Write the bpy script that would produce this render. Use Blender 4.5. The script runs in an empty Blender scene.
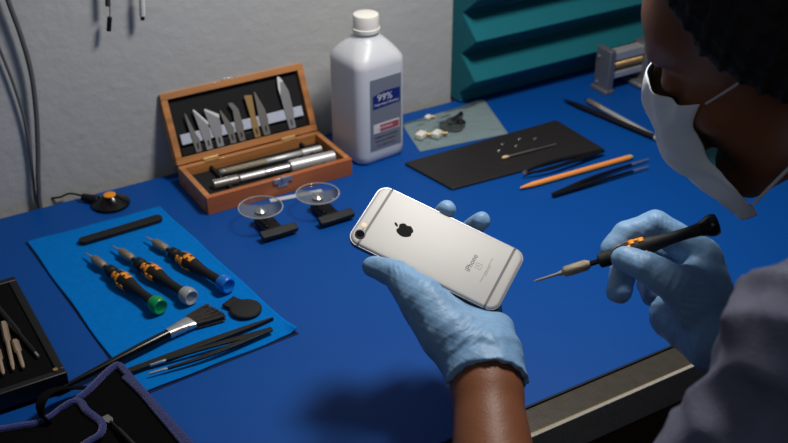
import bpy, math, random
import numpy as np
from mathutils import Vector, Matrix
random.seed(7); rng=np.random.default_rng(5)
S=bpy.context.scene; COL=S.collection
T=0.75; HC=0.64; K=HC/0.58
# ------------------------------------------------------------------ camera frame
FOC=1100.0; CX,CY=394.0,221.5
PIT=math.atan(658/FOC); AZ=math.radians(59)
sp,cp=math.sin(PIT),math.cos(PIT)
RV=np.array([math.sin(AZ),-math.cos(AZ),0.]); HV=np.array([math.cos(AZ),math.sin(AZ),0.])
FV=cp*HV+np.array([0,0,-sp]); UV=sp*HV+np.array([0,0,cp])
CAM=np.array([0,0,T+HC])
def cam(x,y,d): return CAM+d*(FV+(x-CX)/FOC*RV-(y-CY)/FOC*UV)
def at(x,y,z=0.):                       # point of the bench surface (+z) seen in that direction
    v=FV+(x-CX)/FOC*RV-(y-CY)/FOC*UV
    return CAM+v*((z-HC)/v[2])
WY=1.058*K
def onwall(x,y,off=0.):
    v=FV+(x-CX)/FOC*RV-(y-CY)/FOC*UV
    return CAM+v*((WY-off)/v[1])
def V(*a): return Vector(a)
# ------------------------------------------------------------------ materials
def lin(c):
    c=c/255.; return c/12.92 if c<=.04045 else ((c+.055)/1.055)**2.4
def rgb(r,g,b): return (lin(r),lin(g),lin(b),1)
def mat(name,col,rough=.5,metal=0.,bump=0.,bscale=50.,var=0.,vscale=20.,trans=0.,ior=1.45,stretch=None,sheen=0.,sss=0.,coat=0.,spec=.5,vcol=None,detail=4.):
    m=bpy.data.materials.new(name); m.use_nodes=True; nt=m.node_tree; N=nt.nodes; L=nt.links
    b=N['Principled BSDF']; b.inputs['Base Color'].default_value=col; b.inputs['Roughness'].default_value=rough
    b.inputs['Metallic'].default_value=metal; b.inputs['IOR'].default_value=ior
    b.inputs['Transmission Weight'].default_value=trans; b.inputs['Specular IOR Level'].default_value=spec
    b.inputs['Sheen Weight'].default_value=sheen; b.inputs['Coat Weight'].default_value=coat
    if sss: b.inputs['Subsurface Weight'].default_value=sss; b.inputs['Subsurface Scale'].default_value=.006
    tc=N.new('ShaderNodeTexCoord'); mp=N.new('ShaderNodeMapping'); L.new(tc.outputs['Object'],mp.inputs['Vector'])
    if stretch: mp.inputs['Scale'].default_value=stretch
    if bump:
        n=N.new('ShaderNodeTexNoise'); n.inputs['Scale'].default_value=bscale; n.inputs['Detail'].default_value=detail
        L.new(mp.outputs[0],n.inputs['Vector'])
        bp=N.new('ShaderNodeBump'); bp.inputs['Strength'].default_value=bump; bp.inputs['Distance'].default_value=.002
        L.new(n.outputs['Fac'],bp.inputs['Height']); L.new(bp.outputs[0],b.inputs['Normal'])
    if var:
        n=N.new('ShaderNodeTexNoise'); n.inputs['Scale'].default_value=vscale; n.inputs['Detail'].default_value=5
        L.new(mp.outputs[0],n.inputs['Vector'])
        r=N.new('ShaderNodeMix'); r.data_type='RGBA'
        r.inputs[6].default_value=col; c2=vcol or tuple(c*(1-var) for c in col[:3])+(1,)
        r.inputs[7].default_value=c2
        cr=N.new('ShaderNodeValToRGB'); cr.color_ramp.elements[0].position=.35; cr.color_ramp.elements[1].position=.7
        L.new(n.outputs['Fac'],cr.inputs[0]); L.new(cr.outputs[0],r.inputs[0]); L.new(r.outputs[2],b.inputs['Base Color'])
    return m
M={}
M['plaster']=mat('plaster',rgb(186,187,186),.85,bump=.55,bscale=75,var=.06,vscale=9,detail=5)
M['mat_blue']=mat('mat_blue',rgb(4,72,150),.5,bump=.06,bscale=900,spec=.22)
M['mat_edge']=mat('mat_edge',rgb(12,14,18),.7)
M['laminate']=mat('laminate',rgb(96,90,82),.28,metal=.55,bump=.1,bscale=400,var=.15,vscale=120)
M['bench_side']=mat('bench_side',rgb(172,168,158),.6,bump=.3,bscale=700,var=.3,vscale=500)
M['gold']=mat('gold',rgb(150,130,80),.35,metal=.8,bump=.05,bscale=200)
M['floor']=mat('floor',rgb(120,84,56),.6,bump=.2,bscale=60,var=.4,vscale=14,stretch=(1,8,1))
M['ink_black']=mat('ink_black',rgb(8,8,9),.7,spec=.15)
M['case_foam']=mat('case_foam',rgb(9,9,10),.95,bump=.3,bscale=800,spec=.15)
M['edge_highlight']=mat('edge_highlight',rgb(240,240,240),.35,metal=.3)
M['foam']=mat('foam',rgb(12,108,120),.95,bump=.5,bscale=900,var=.12,vscale=400)
M['hdpe']=mat('hdpe',rgb(212,215,220),.38,bump=.05,bscale=120,sss=.25)
M['cap_white']=mat('cap_white',rgb(235,232,224),.5,bump=.03,bscale=300)
M['label_grey']=mat('label_grey',rgb(122,128,142),.5,bump=.02,bscale=300)
M['label_blue']=mat('label_blue',rgb(22,44,122),.45,bump=.02,bscale=300)
M['label_white']=mat('label_white',rgb(225,222,222),.5)
M['label_red']=mat('label_red',rgb(168,80,90),.5)
M['ink_grey']=mat('ink_grey',rgb(62,62,66),.5)
M['wood']=mat('wood',rgb(198,132,76),.42,bump=.12,bscale=90,var=.4,vscale=70,stretch=(.12,1.5,1.5),coat=.2)
M['wood_face']=mat('wood_face',rgb(188,106,54),.38,bump=.1,bscale=90,var=.3,vscale=60,stretch=(.12,1.5,1.5),coat=.3)
M['black_felt']=mat('black_felt',rgb(20,21,23),.85,bump=.3,bscale=800)
M['black']=mat('black',rgb(15,15,17),.42,bump=.04,bscale=300)
M['black_matte']=mat('black_matte',rgb(18,18,19),.65,bump=.15,bscale=500)
M['black_gloss']=mat('black_gloss',rgb(10,10,12),.22)
M['black_card']=mat('black_card',rgb(36,33,33),.5,bump=.1,bscale=900)
M['cloth']=mat('cloth',rgb(0,118,205),.95,bump=.35,bscale=1500,spec=.1,var=.12,vscale=200)
M['navy']=mat('navy',rgb(8,22,60),.9,bump=.4,bscale=900)
M['steel']=mat('steel',rgb(190,190,192),.33,metal=.75,bump=.05,bscale=400)
M['steel_dark']=mat('steel_dark',rgb(140,137,133),.38,metal=.6,bump=.05,bscale=400)
M['alu']=mat('alu',rgb(200,200,200),.4,metal=.5,bump=.08,bscale=500)
M['bronze']=mat('bronze',rgb(160,148,128),.42,metal=.6,bump=.5,bscale=1500)
M['brass']=mat('brass',rgb(182,150,98),.38,metal=.6,bump=.1,bscale=500)
M['vice']=mat('vice',rgb(132,134,138),.45,metal=.6,bump=.15,bscale=500)
M['magnet']=mat('magnet',rgb(186,192,210),.5)
M['orange']=mat('orange',rgb(246,152,28),.45,bump=.05,bscale=300)
M['orange_wood']=mat('orange_wood',rgb(250,158,74),.5,bump=.05,bscale=300)
M['tip_green']=mat('tip_green',rgb(200,196,120),.5)
M['green']=mat('green',rgb(10,140,78),.32); M['grey']=mat('grey',rgb(150,153,158),.35); M['capblue']=mat('capblue',rgb(10,106,200),.32)
M['bristle']=mat('bristle',rgb(88,83,79),.6,bump=1.0,bscale=300,stretch=(1,14,14),var=.6,vscale=200)
M['bristle'].node_tree.nodes['Principled BSDF'].inputs['Roughness'].default_value=.5
M['piping']=mat('piping',rgb(17,35,118),.85,bump=.8,bscale=900,sheen=.4,var=.45,vscale=700)
M['pouch']=mat('pouch',rgb(6,5,7),.95,bump=.4,bscale=700,spec=.12)
M['phone']=mat('phone',rgb(174,172,169),.5,metal=.1,bump=.015,bscale=800)
M['phone_side']=mat('phone_side',rgb(120,120,123),.3,metal=.8)  # dark grey for the lens ring and the painted shade on the sides
M['band']=mat('band',rgb(92,91,92),.5)
M['faint_print']=mat('faint_print',rgb(150,148,146),.5)
M['glass_dark']=mat('glass_dark',rgb(6,6,8),.08)
M['flash']=mat('flash',rgb(226,196,150),.3)
M['paper']=mat('paper',rgb(200,202,208),.5)
M['skin']=mat('skin',rgb(132,80,50),.5,bump=.12,bscale=450,var=.15,vscale=25,sss=.08)
M['hair']=mat('hair',rgb(16,12,11),.75,bump=1.0,bscale=260,var=.4,vscale=200)
M['glove']=mat('glove',rgb(126,166,204),.5,bump=.7,bscale=70,var=.15,vscale=30,sss=.1,detail=6,stretch=(1,1.6,.45))
M['mask']=mat('mask',rgb(232,234,240),.8,bump=.3,bscale=60,sss=.1)
M['mask_inner']=mat('mask_inner',rgb(70,140,160),.85,bump=.2,bscale=60)
M['loop']=mat('loop',rgb(205,205,208),.8)
M['shirt']=mat('shirt',rgb(112,114,136),.9,bump=.5,bscale=900,var=.25,vscale=60)
M['trousers']=mat('trousers',rgb(34,36,48),.9,bump=.4,bscale=700)
M['leather']=mat('leather',rgb(30,24,20),.5,bump=.2,bscale=300)
M['eye']=mat('eye',rgb(220,214,205),.15)
M['cable_grey']=mat('cable_grey',rgb(98,98,100),.5); M['cable_dark']=mat('cable_dark',rgb(70,66,62),.5)
M['cable_white']=mat('cable_white',rgb(215,215,212),.5)
M['bit']=mat('bit',rgb(186,164,140),.35,metal=.5,bump=.2,bscale=900)
M['bud']=mat('bud',rgb(236,230,214),.45)
def clear_mat(name,tint,fac,rough=.08,bump=0.,mul=.8):
    m=mat(name,tint,rough,bump=bump,bscale=70); nt=m.node_tree; N=nt.nodes; L=nt.links; b=N['Principled BSDF']
    t=N.new('ShaderNodeBsdfTransparent'); x=N.new('ShaderNodeMixShader'); x.inputs[0].default_value=fac
    fr=N.new('ShaderNodeFresnel'); fr.inputs[0].default_value=1.45
    a=N.new('ShaderNodeMath'); a.operation='MULTIPLY_ADD'; a.inputs[1].default_value=mul; a.inputs[2].default_value=fac; a.use_clamp=True
    L.new(fr.outputs[0],a.inputs[0]); L.new(a.outputs[0],x.inputs[0])
    L.new(t.outputs[0],x.inputs[1]); L.new(b.outputs[0],x.inputs[2]); L.new(x.outputs[0],N['Material Output'].inputs[0])
    return m
M['clear']=clear_mat('clear',rgb(110,116,122),.012,.06,0,.75)
M['rim_highlight']=clear_mat('rim_highlight',rgb(215,220,225),.38,.15)
M['bag']=clear_mat('bag',rgb(140,158,156),.09,.16,bump=1.3)
# ------------------------------------------------------------------ mesh builder
class MB:
    def __init__(s): s.v=[]; s.f=[]
    def add(s,vs,fs):
        o=len(s.v); s.v+= [tuple(map(float,p)) for p in vs]; s.f+=[tuple(i+o for i in f) for f in fs]; return s
    def box(s,c,d,rz=0.,mtx=None):
        x,y,z=[k/2 for k in d]; P=[V(a*x,b*y,e*z) for e in(-1,1) for b in(-1,1) for a in(-1,1)]
        R=mtx or Matrix.Rotation(rz,3,'Z'); P=[R@p+Vector(c) for p in P]
        return s.add(P,[(0,2,3,1),(4,5,7,6),(0,1,5,4),(2,6,7,3),(0,4,6,2),(1,3,7,5)])
    def prism(s,pts,z0,z1,taper=1.):      # polygon pts (ccw), extruded in z
        n=len(pts); cx=sum(p[0] for p in pts)/n; cy=sum(p[1] for p in pts)/n
        A=[(p[0],p[1],z0) for p in pts]; B=[(cx+(p[0]-cx)*taper,cy+(p[1]-cy)*taper,z1) for p in pts]
        F=[tuple(range(n-1,-1,-1)),tuple(range(n,2*n))]+[(i,(i+1)%n,(i+1)%n+n,i+n) for i in range(n)]
        return s.add(A+B,F)
    def lathe(s,a,b,prof,seg=24,cap=True):   # prof: (t along a->b in metres, r)
        a=Vector(a); b=Vector(b); d=(b-a).normalized(); q=d.to_track_quat('Z','Y').to_matrix()
        vs=[];n=len(prof)
        for t,r in prof:
            for k in range(seg):
                w=2*math.pi*k/seg; vs.append(a+q@V(r*math.cos(w),r*math.sin(w),t))
        fs=[(i*seg+k,i*seg+(k+1)%seg,(i+1)*seg+(k+1)%seg,(i+1)*seg+k) for i in range(n-1) for k in range(seg)]
        if cap: fs+=[tuple(range(seg-1,-1,-1)),tuple((n-1)*seg+k for k in range(seg))]
        return s.add(vs,fs)
    def cyl(s,a,b,r,r2=None,seg=20):
        L=(Vector(b)-Vector(a)).length; return s.lathe(a,b,[(0,r),(L,r if r2 is None else r2)],seg)
    def tube(s,pts,r,seg=10,flat=1.):
        pts=[Vector(p) for p in pts]; n=len(pts); rr=r if hasattr(r,'__len__') else [r]*n; vs=[]
        up=None
        for i,p in enumerate(pts):
            t=(pts[min(i+1,n-1)]-pts[max(i-1,0)]).normalized()
            if up is None: up=t.orthogonal().normalized() if abs(t.z)>.9 else V(0,0,1)
            u=(up-t*up.dot(t)).normalized(); w=t.cross(u); up=u
            for k in range(seg):
                a=2*math.pi*k/seg; vs.append(p+rr[i]*(math.sin(a)*u*flat+math.cos(a)*w))
        fs=[(i*seg+k,i*seg+(k+1)%seg,(i+1)*seg+(k+1)%seg,(i+1)*seg+k) for i in range(n-1) for k in range(seg)]
        fs+=[tuple(range(seg-1,-1,-1)),tuple((n-1)*seg+k for k in range(seg))]
        return s.add(vs,fs)
    def build(s,name,m,parent=None,bevel=0.,smooth=True,seg=2,sub=0,angle=35):
        me=bpy.data.meshes.new(name); me.from_pydata(s.v,[],s.f); me.update()
        o=bpy.data.objects.new(name,me); COL.objects.link(o); me.materials.append(M[m] if isinstance(m,str) else m)
        import bmesh
        bm=bmesh.new(); bm.from_mesh(me); bmesh.ops.recalc_face_normals(bm,faces=bm.faces); bm.to_mesh(me); bm.free()
        if smooth:
            for p in me.polygons: p.use_smooth=True
            try: me.set_sharp_from_angle(angle=math.radians(angle))
            except Exception: pass
        if bevel:
            b=o.modifiers.new('bevel','BEVEL'); b.width=bevel; b.segments=seg; b.limit_method='ANGLE'; b.angle_limit=math.radians(angle)
            b.harden_normals=False
        if sub:
            b=o.modifiers.new('sub','SUBSURF'); b.levels=sub; b.render_levels=sub
        if parent: o.parent=parent
        return o
def tag(o,label=None,cat=None,group=None,kind=None):
    if label:o['label']=label
    if cat:o['category']=cat
    if group:o['group']=group
    if kind:o['kind']=kind
    return o
def empty(name,loc,label,cat,group=None,mtx=None,rz=0.):
    o=bpy.data.objects.new(name,None); COL.objects.link(o); o.empty_display_size=.02
    if mtx is not None: o.matrix_world=Matrix.Translation(Vector(loc))@mtx.to_4x4()
    else: o.location=Vector(loc); o.rotation_euler=(0,0,rz)
    return tag(o,label,cat,group)
def copy_tree(o,parent=None):
    c=o.copy(); COL.objects.link(c); c.parent=parent
    for ch in [k for k in bpy.data.objects if k.parent==o]: copy_tree(ch,c)
    return c
def text(s,size,mtx,m,name,parent,align='CENTER',ext=.00005):
    cu=bpy.data.curves.new(name+'_c','FONT'); cu.body=s; cu.size=size; cu.align_x=align; cu.align_y='CENTER'; cu.extrude=ext; cu.resolution_u=3
    t=bpy.data.objects.new(name+'_t',cu); COL.objects.link(t); bpy.context.view_layer.update()
    me=bpy.data.meshes.new_from_object(t.evaluated_get(bpy.context.evaluated_depsgraph_get()))
    bpy.data.objects.remove(t); bpy.data.curves.remove(cu)
    me.transform(mtx); me.name=name; me.materials.clear(); me.materials.append(M[m])
    o=bpy.data.objects.new(name,me); COL.objects.link(o); o.parent=parent; return o
def smoothpath(P,n=8):
    P=[Vector(p) for p in P]; out=[]
    for i in range(len(P)-1):
        p0=P[max(i-1,0)];p1=P[i];p2=P[i+1];p3=P[min(i+2,len(P)-1)]
        for k in range(n):
            t=k/n; out.append(.5*((2*p1)+(p2-p0)*t+(2*p0-5*p1+4*p2-p3)*t*t+(3*p1-p0-3*p2+p3)*t**3))
    out.append(P[-1]); return out
def ang(a,b): return math.atan2(b[1]-a[1],b[0]-a[0])
# ------------------------------------------------------------------ implicit surfaces (for the figure)
class Vox:
    def __init__(s,lo,hi,res):
        s.lo=np.array(lo,float); s.res=res; s.n=np.ceil((np.array(hi)-s.lo)/res).astype(int)+1
        s.F=np.full(s.n,1.,np.float32)
    def reg(s,lo,hi):
        i0=np.clip(np.floor((np.array(lo)-s.lo)/s.res).astype(int),0,s.n); i1=np.clip(np.ceil((np.array(hi)-s.lo)/s.res).astype(int)+1,0,s.n)
        if (i1<=i0).any(): return None
        ax=[s.lo[k]+s.res*np.arange(i0[k],i1[k]) for k in range(3)]
        return tuple(slice(i0[k],i1[k]) for k in range(3)),ax[0][:,None,None],ax[1][None,:,None],ax[2][None,None,:]
    def put(s,sl,d,k,op='u'):
        f=s.F[sl]
        if op=='s': d=-d; h=np.clip(.5-.5*(f-d)/k,0,1); s.F[sl]=f*(1-h)+d*h+k*h*(1-h); return
        h=np.clip(.5+.5*(f-d)/k,0,1); s.F[sl]=f*(1-h)+d*h-k*h*(1-h)
    def cone(s,a,b,ra,rb,k=.004,op='u'):
        a=np.array(a,float);b=np.array(b,float); m=max(ra,rb)+k+3*s.res
        g=s.reg(np.minimum(a,b)-m,np.maximum(a,b)+m)
        if g is None:return
        sl,X,Y,Z=g; d=b-a; L2=d@d+1e-12
        t=np.clip(((X-a[0])*d[0]+(Y-a[1])*d[1]+(Z-a[2])*d[2])/L2,0,1)
        q=np.sqrt((X-a[0]-t*d[0])**2+(Y-a[1]-t*d[1])**2+(Z-a[2]-t*d[2])**2)-(ra+(rb-ra)*t)
        s.put(sl,q,k,op)
    def chain(s,P,R,k=.003):
        for i in range(len(P)-1): s.cone(P[i],P[i+1],R[i],R[i+1],k)
    def ell(s,c,r,Mx=None,k=.01,op='u'):
        c=np.array(c,float); r=np.array(r,float); m=r.max()+k+3*s.res
        g=s.reg(c-m,c+m)
        if g is None:return
        sl,X,Y,Z=g; X=X-c[0];Y=Y-c[1];Z=Z-c[2]
        Q=np.eye(3) if Mx is None else np.array(Mx)   # columns = axes
        u=[X*Q[0,i]+Y*Q[1,i]+Z*Q[2,i] for i in range(3)]
        k0=np.sqrt(sum((u[i]/r[i])**2 for i in range(3)))+1e-9; k1=np.sqrt(sum((u[i]/r[i]**2)**2 for i in range(3)))+1e-9
        s.put(sl,k0*(k0-1)/k1,k,op)
    def mesh(s):
        F=s.F; n=np.array(F.shape); inside=F<0
        c=np.zeros(n-1,np.uint8)
        for i in(0,1):
            for j in(0,1):
                for k in(0,1): c+=inside[i:n[0]-1+i,j:n[1]-1+j,k:n[2]-1+k]
        act=(c>0)&(c<8); idx=np.argwhere(act); ids=np.full(n-1,-1,np.int64); ids[tuple(idx.T)]=np.arange(len(idx))
        acc=np.zeros((len(idx),3)); cnt=np.zeros(len(idx))
        for ax in range(3):
            for i in(0,1):
                for j in(0,1):
                    o=[0,0,0]; o2=[a for a in range(3) if a!=ax]; o[o2[0]]=i;o[o2[1]]=j
                    p=idx+np.array(o); q=p.copy(); q[:,ax]+=1
                    fa=F[tuple(p.T)];fb=F[tuple(q.T)]; cr=(fa<0)!=(fb<0); t=np.where(cr,fa/(fa-fb+1e-20),0)
                    pt=np.array(o)[None,:]*np.ones((len(idx),1)); pt[:,ax]+=t
                    acc+=pt*cr[:,None]; cnt+=cr
        verts=s.lo+s.res*(idx+acc/cnt[:,None])
        faces=[]
        for ax in range(3):
            o2=[a for a in range(3) if a!=ax]
            A=[slice(None)]*3;B=[slice(None)]*3; A[ax]=slice(0,-1);B[ax]=slice(1,None)
            cr=np.argwhere(inside[tuple(A)]!=inside[tuple(B)])
            ok=(cr[:,o2[0]]>0)&(cr[:,o2[1]]>0)&(cr[:,o2[0]]<n[o2[0]]-1)&(cr[:,o2[1]]<n[o2[1]]-1); cr=cr[ok]
            e1=np.zeros(3,int);e1[o2[0]]=1;e2=np.zeros(3,int);e2[o2[1]]=1
            quad=np.stack([ids[tuple((cr-d).T)] for d in (e1+e2,e2,np.zeros(3,int),e1)],1)
            ins=inside[tuple(cr.T)]; flip=~ins if ax!=1 else ins
            quad[flip]=quad[flip][:,::-1]; faces.append(quad)
        return verts,np.concatenate(faces)
def smooth_laplace(v,f,it,lam=.5):
    e=np.concatenate([f[:,[0,1]],f[:,[1,2]],f[:,[2,3]],f[:,[3,0]]]); e=np.concatenate([e,e[:,::-1]])
    deg=np.bincount(e[:,0],minlength=len(v))[:,None]+1e-9
    for _ in range(it):
        a=np.stack([np.bincount(e[:,0],weights=v[e[:,1],k],minlength=len(v)) for k in range(3)],1)/deg
        v=v+lam*(a-v)
    return v
def vmesh(name,vox,m,parent,disp=None,it=2):
    v,f=vox.mesh(); v=smooth_laplace(v,f,it)
    if disp is not None:
        a=v[f[:,1]]-v[f[:,0]];b=v[f[:,3]]-v[f[:,0]]; nf=np.cross(a,b); N=np.zeros_like(v)
        for k in range(4):
            for c in range(3): N[:,c]+=np.bincount(f[:,k],weights=nf[:,c],minlength=len(v))
        N/=np.linalg.norm(N,axis=1)[:,None]+1e-12
        v=v+N*disp(v,N)[:,None]
    me=bpy.data.meshes.new(name); me.from_pydata(v.tolist(),[],f.tolist()); me.update()
    me.polygons.foreach_set('use_smooth',[True]*len(me.polygons)); me.materials.append(M[m])
    o=bpy.data.objects.new(name,me); COL.objects.link(o); o.parent=parent; return o
_w=[(rng.normal(size=3),rng.uniform(0,6.28)) for _ in range(24)]
def nz(v,scale,a=0,b=24):                 # smooth pseudo-noise, about -1..1
    r=np.zeros(len(v))
    for q,ph in _w[a:b]: r+=np.sin(v@(q*scale)+ph+1.3*np.sin(v@(q[::-1]*scale*.6)+ph))
    return r/math.sqrt(b-a)/1.2

# ================================================================== THE ROOM
X0,X1=-.55,1.95
def st(o): o['kind']='structure'; return o
st(MB().box((.7,WY+.05,T+.2),(3.4,.1,2.5)).build('wall_back','plaster',smooth=False))
st(MB().box((.7,.3,-.025),(3.4,2.6,.05)).build('floor','floor',smooth=False))
MY=.529*K; EY=.499*K
b=empty('workbench',(.7,(WY+EY)/2,0),'long workbench with a grey metal-edged top running along the plaster wall','workbench')
def loc(o,parent): o.location=Vector(o.location)-parent.location; return o
loc(MB().box((.7,(EY+.004+WY-.012)/2,T-.019),(X1-X0,WY-.012-EY-.004,.034)).build('worktop','laminate',b,bevel=.001),b)
loc(MB().box((.7,EY+.002,T-.0205),(X1-X0,.004,.037)).build('edge_band','bench_side',b,bevel=.0006),b)
loc(MB().box((.7,EY+.0042,T-.0026),(X1-X0,.0016,.0010)).build('edge_line','gold',b),b)
for x in(X0+.06,X1-.06):
    for y in(EY+.06,WY-.07): loc(MB().box((x,y,(T-.036)/2),(.05,.05,T-.036)).build('leg','vice',b,bevel=.003),b)
m_=tag(MB().box((.7,(MY+WY-.014)/2,T-.001),(X1-X0-.02,WY-.014-MY,.002)).build('work_mat','mat_blue',bevel=.0004),'smooth blue work mat covering the whole bench top','mat')
e_=MB().box((.7,MY-.0009,T-.0011),(X1-X0-.02,.0016,.0018)).build('mat_edge','mat_edge',m_)
# acoustic foam against the wall
fx0=.718*K; P=[(0,0)]; pit=.0687; dp=.036; bs=.0245
prof=[(WY-.0008,0.)]; z=0.
prof.append((WY-bs,0.)); pit=.0575; z=.015; prof.append((WY-bs,z))
for k in range(8):
    prof+= [(WY-bs-dp,z+pit*.5),(WY-bs,z+pit)]; z+=pit
prof.append((WY-.0008,z))
n=len(prof); mb=MB()
vs=[(fx0,y,T+.0006+zz) for y,zz in prof]+[(X1-.02,y,T+.0006+zz) for y,zz in prof]
mb.add(vs,[tuple(range(n)),tuple(range(2*n-1,n-1,-1))]+[(i,i+n,(i+1)%n+n,(i+1)%n) for i in range(n)])
tag(mb.build('acoustic_foam_panel','foam',bevel=.0025,seg=3,angle=20),'teal wedge-ridged foam panel standing on the mat against the wall','foam panel')
# cables on the wall
def wire(name,px,r,m,label,off=.006,extra=None,parent=None):
    P=smoothpath([onwall(x,y,off) for x,y in px]+(extra or []))
    o=MB().tube(P,r,10).build(name,m,parent)
    if label: tag(o,label,'cable')
    return o
def down(px,py,off): p=onwall(px,py,off); return [V(p[0],WY-.0062,T-.03),V(p[0],WY-.0062,T-.30)]
wire('power_cable',[(-4,-40),(8,0),(21,36),(31,72),(36,110),(38,150),(38.5,185)],.0028,'cable_grey','thick grey cable hanging down the wall at its far left',.0095,down(38.5,200,.007))
wire('thin_cable',[(-16,10),(0,50),(13,83),(24,118),(30,150),(33,178)],.0016,'cable_grey','thin pale cable hanging down the wall left of the thick grey one',.005,down(34,198,.005))
o=empty('hanging_plug',onwall(109,17,.014),'dark cable end with a small black plug, hanging high on the wall','cable plug')
for nm,px,r,m in(('cord',[(107,-30),(107.5,-8),(108,6)],.0030,'cable_dark'),('wire',[(109.5,4),(110,12),(109.7,19)],.0007,'cable_grey'),('plug',[(109.7,17),(108.7,31)],.0027,'black')):
    q=MB().tube([onwall(x,y,.014)-np.array(o.location) for x,y in px],r).build(nm,m,o,bevel=.0003)
o=empty('hanging_connector',onwall(142,15,.014),'white cable connector with a small black tip, hanging high on the wall','cable plug')
for nm,px,r,m in(('cord',[(141.5,-30),(141.8,-4)],.002,'cable_white'),('connector_body',[(141.8,-5),(142.5,16)],.0034,'cable_white'),('tip',[(142.5,16),(142.6,20)],.0024,'black')):
    MB().tube([onwall(x,y,.014)-np.array(o.location) for x,y in px],r).build(nm,m,o,bevel=.0003)

# ================================================================== BOTTLE
bc=at(367,166)+.043*HV
bt=empty('alcohol_bottle',bc,'white square-shouldered plastic bottle with white cap and grey 99% label','bottle',rz=math.radians(6)); bt.scale=(1.085,1.085,1.)
def rsq(h,r,n=6):
    P=[]
    for q,(sx,sy) in enumerate(((1,1),(-1,1),(-1,-1),(1,-1))):
        for k in range(n+1):
            a=math.pi/2*(q+k/n); P.append(((h-r)*sx+r*math.cos(a),(h-r)*sy+r*math.sin(a)))
    return P
BZ=1.025
lv=[(0,.029,.012),(.0015,.031,.012),(.005,.0325,.012),(.012,.033,.013),(.122,.033,.013),(.128,.0325,.014),(.134,.0295,.0155),(.141,.0245,.016),(.148,.0185,.0155),(.153,.0135,.0134),(.160,.0130,.0129)]
mb=MB(); vs=[];n=28
for z,h,r in lv: vs+=[(x,y,z*BZ) for x,y in rsq(h,min(r,h-.0001))]
mb.add(vs,[(i*n+k,i*n+(k+1)%n,(i+1)*n+(k+1)%n,(i+1)*n+k) for i in range(len(lv)-1) for k in range(n)]+[tuple(range(n-1,-1,-1)),tuple((len(lv)-1)*n+k for k in range(n))])
mb.build('bottle_body','hdpe',bt,angle=60)
MB().lathe((0,0,.160),(0,0,1),[(0,.0135),(.0005,.0152),(.005,.0155),(.0056,.0146),(.009,.0144),(.0195,.0144),(.0213,.0138),(.0218,.0125)],40).build('screw_cap','cap_white',bt)
lab=MB().box((.002,-.0333,.066),(.043,.0006,.094)).build('bottle_label','label_grey',bt,bevel=.0002)
RX=Matrix.Rotation(math.pi/2,4,'X')
q=MB().add([(-.016,-.0338,.074),(.0215,-.0338,.076),(.0215,-.0338,.095),(.0,-.0338,.0955),(-.016,-.0338,.0915)],[(0,1,2,3,4)]).build('brand_panel','label_blue',lab)
MB().box((.0025,-.0338,.0475),(.036,.0003,.012)).build('warning_panel','label_white',lab)
MB().box((.0065,-.0341,.0475),(.026,.0003,.0085)).build('warning_print','label_red',lab)
text('99%',.0125,Matrix.Translation((.0,-.0341,.0875))@RX,'label_white','lettering',lab)
text('Isopropyl Alcohol',.0046,Matrix.Translation((.0025,-.0341,.0795))@RX,'label_white','lettering',lab)
text('WARNING',.0045,Matrix.Translation((.0,-.0343,.0475))@RX,'label_white','lettering',lab)
text('RUBBING ALCOHOL',.0036,Matrix.Translation((.002,-.0341,.0360))@RX,'ink_grey','lettering',lab)
text('FIRST AID ANTISEPTIC',.0030,Matrix.Translation((.002,-.0341,.0305))@RX,'ink_grey','lettering',lab)
text('16 FL OZ (473 mL)',.0034,Matrix.Translation((.002,-.0341,.0245))@RX,'ink_grey','lettering',lab)

# ================================================================== KNIFE BOX
bl=at(178,167,.02*K); fr=at(351.7,163,.02*K)
bx0,by1=bl[0]-.0005,bl[1]; bx1,by0=fr[0]+.0055,at(208,196.5,.02*K)[1]-.004
BL=bx1-bx0; BW=by1-by0; BH=.0225; w=.0068
kb=empty('knife_box',((bx0+bx1)/2,(by0+by1)/2,T),'open varnished wooden box of craft knives and blades beside the white bottle','box')
mb=MB()
for c,d in(((0,0,.002),(BL-2*w,BW-2*w,.004)),((0,BW/2-w/2,BH/2),(BL,w,BH)),((-BL/2+w/2,0,BH/2),(w,BW-2*w,BH)),((BL/2-w/2,0,BH/2),(w,BW-2*w,BH))): mb.box(c,d)
mb.build('box_frame','wood',kb,bevel=.0006)
MB().box((0,-BW/2+w/2,BH/2),(BL,w,BH)).build('front_panel','wood_face',kb,bevel=.0006)
MB().box((0,-.0,.0075),(BL-2*w-.001,BW-2*w-.001,.007)).build('tray_insert','black_felt',kb,bevel=.001)
for x in(-.055,.066): MB().box((x,.004,.0135),(.004,BW-2*w-.002,.006)).build('tray_rib','black_felt',kb,bevel=.001)
# lid
la=math.radians(25); LH=.0868; LT=.0135
lidM=Matrix(((1,0,0),(0,math.sin(la),-math.cos(la)),(0,math.cos(la),math.sin(la)))).transposed()  # local x, y=up along lid, z=normal (towards front)
lx=Vector((1,0,0)); ly=V(0,math.sin(la),math.cos(la)); lz=lx.cross(ly)
Rl=Matrix((lx,ly,lz)).transposed(); Lm=Matrix.Translation((0,BW/2+.0005,BH+.0008))@Rl.to_4x4()
def inlid(mb): mb.v=[tuple(Lm@Vector(p)) for p in mb.v]; return mb
mb=MB(); wl=.0082
mb.box((0,wl/2,-LT/2+.0),(BL,wl,LT)); mb.box((0,LH-wl/2,-LT/2),(BL,wl,LT))
for s_ in(-1,1): mb.box((s_*(BL/2-wl/2),LH/2,-LT/2),(wl,LH-2*wl,LT))
mb.box((0,LH/2,-LT+.0015),(BL-2*wl,LH-2*wl,.003))
lid=inlid(mb).build('lid','wood',kb,bevel=.0006)
inlid(MB().box((0,LH/2,-.0085),(BL-2*wl-.0005,LH-2*wl-.0005,.003))).build('lid_lining','black_felt',lid)
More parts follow.
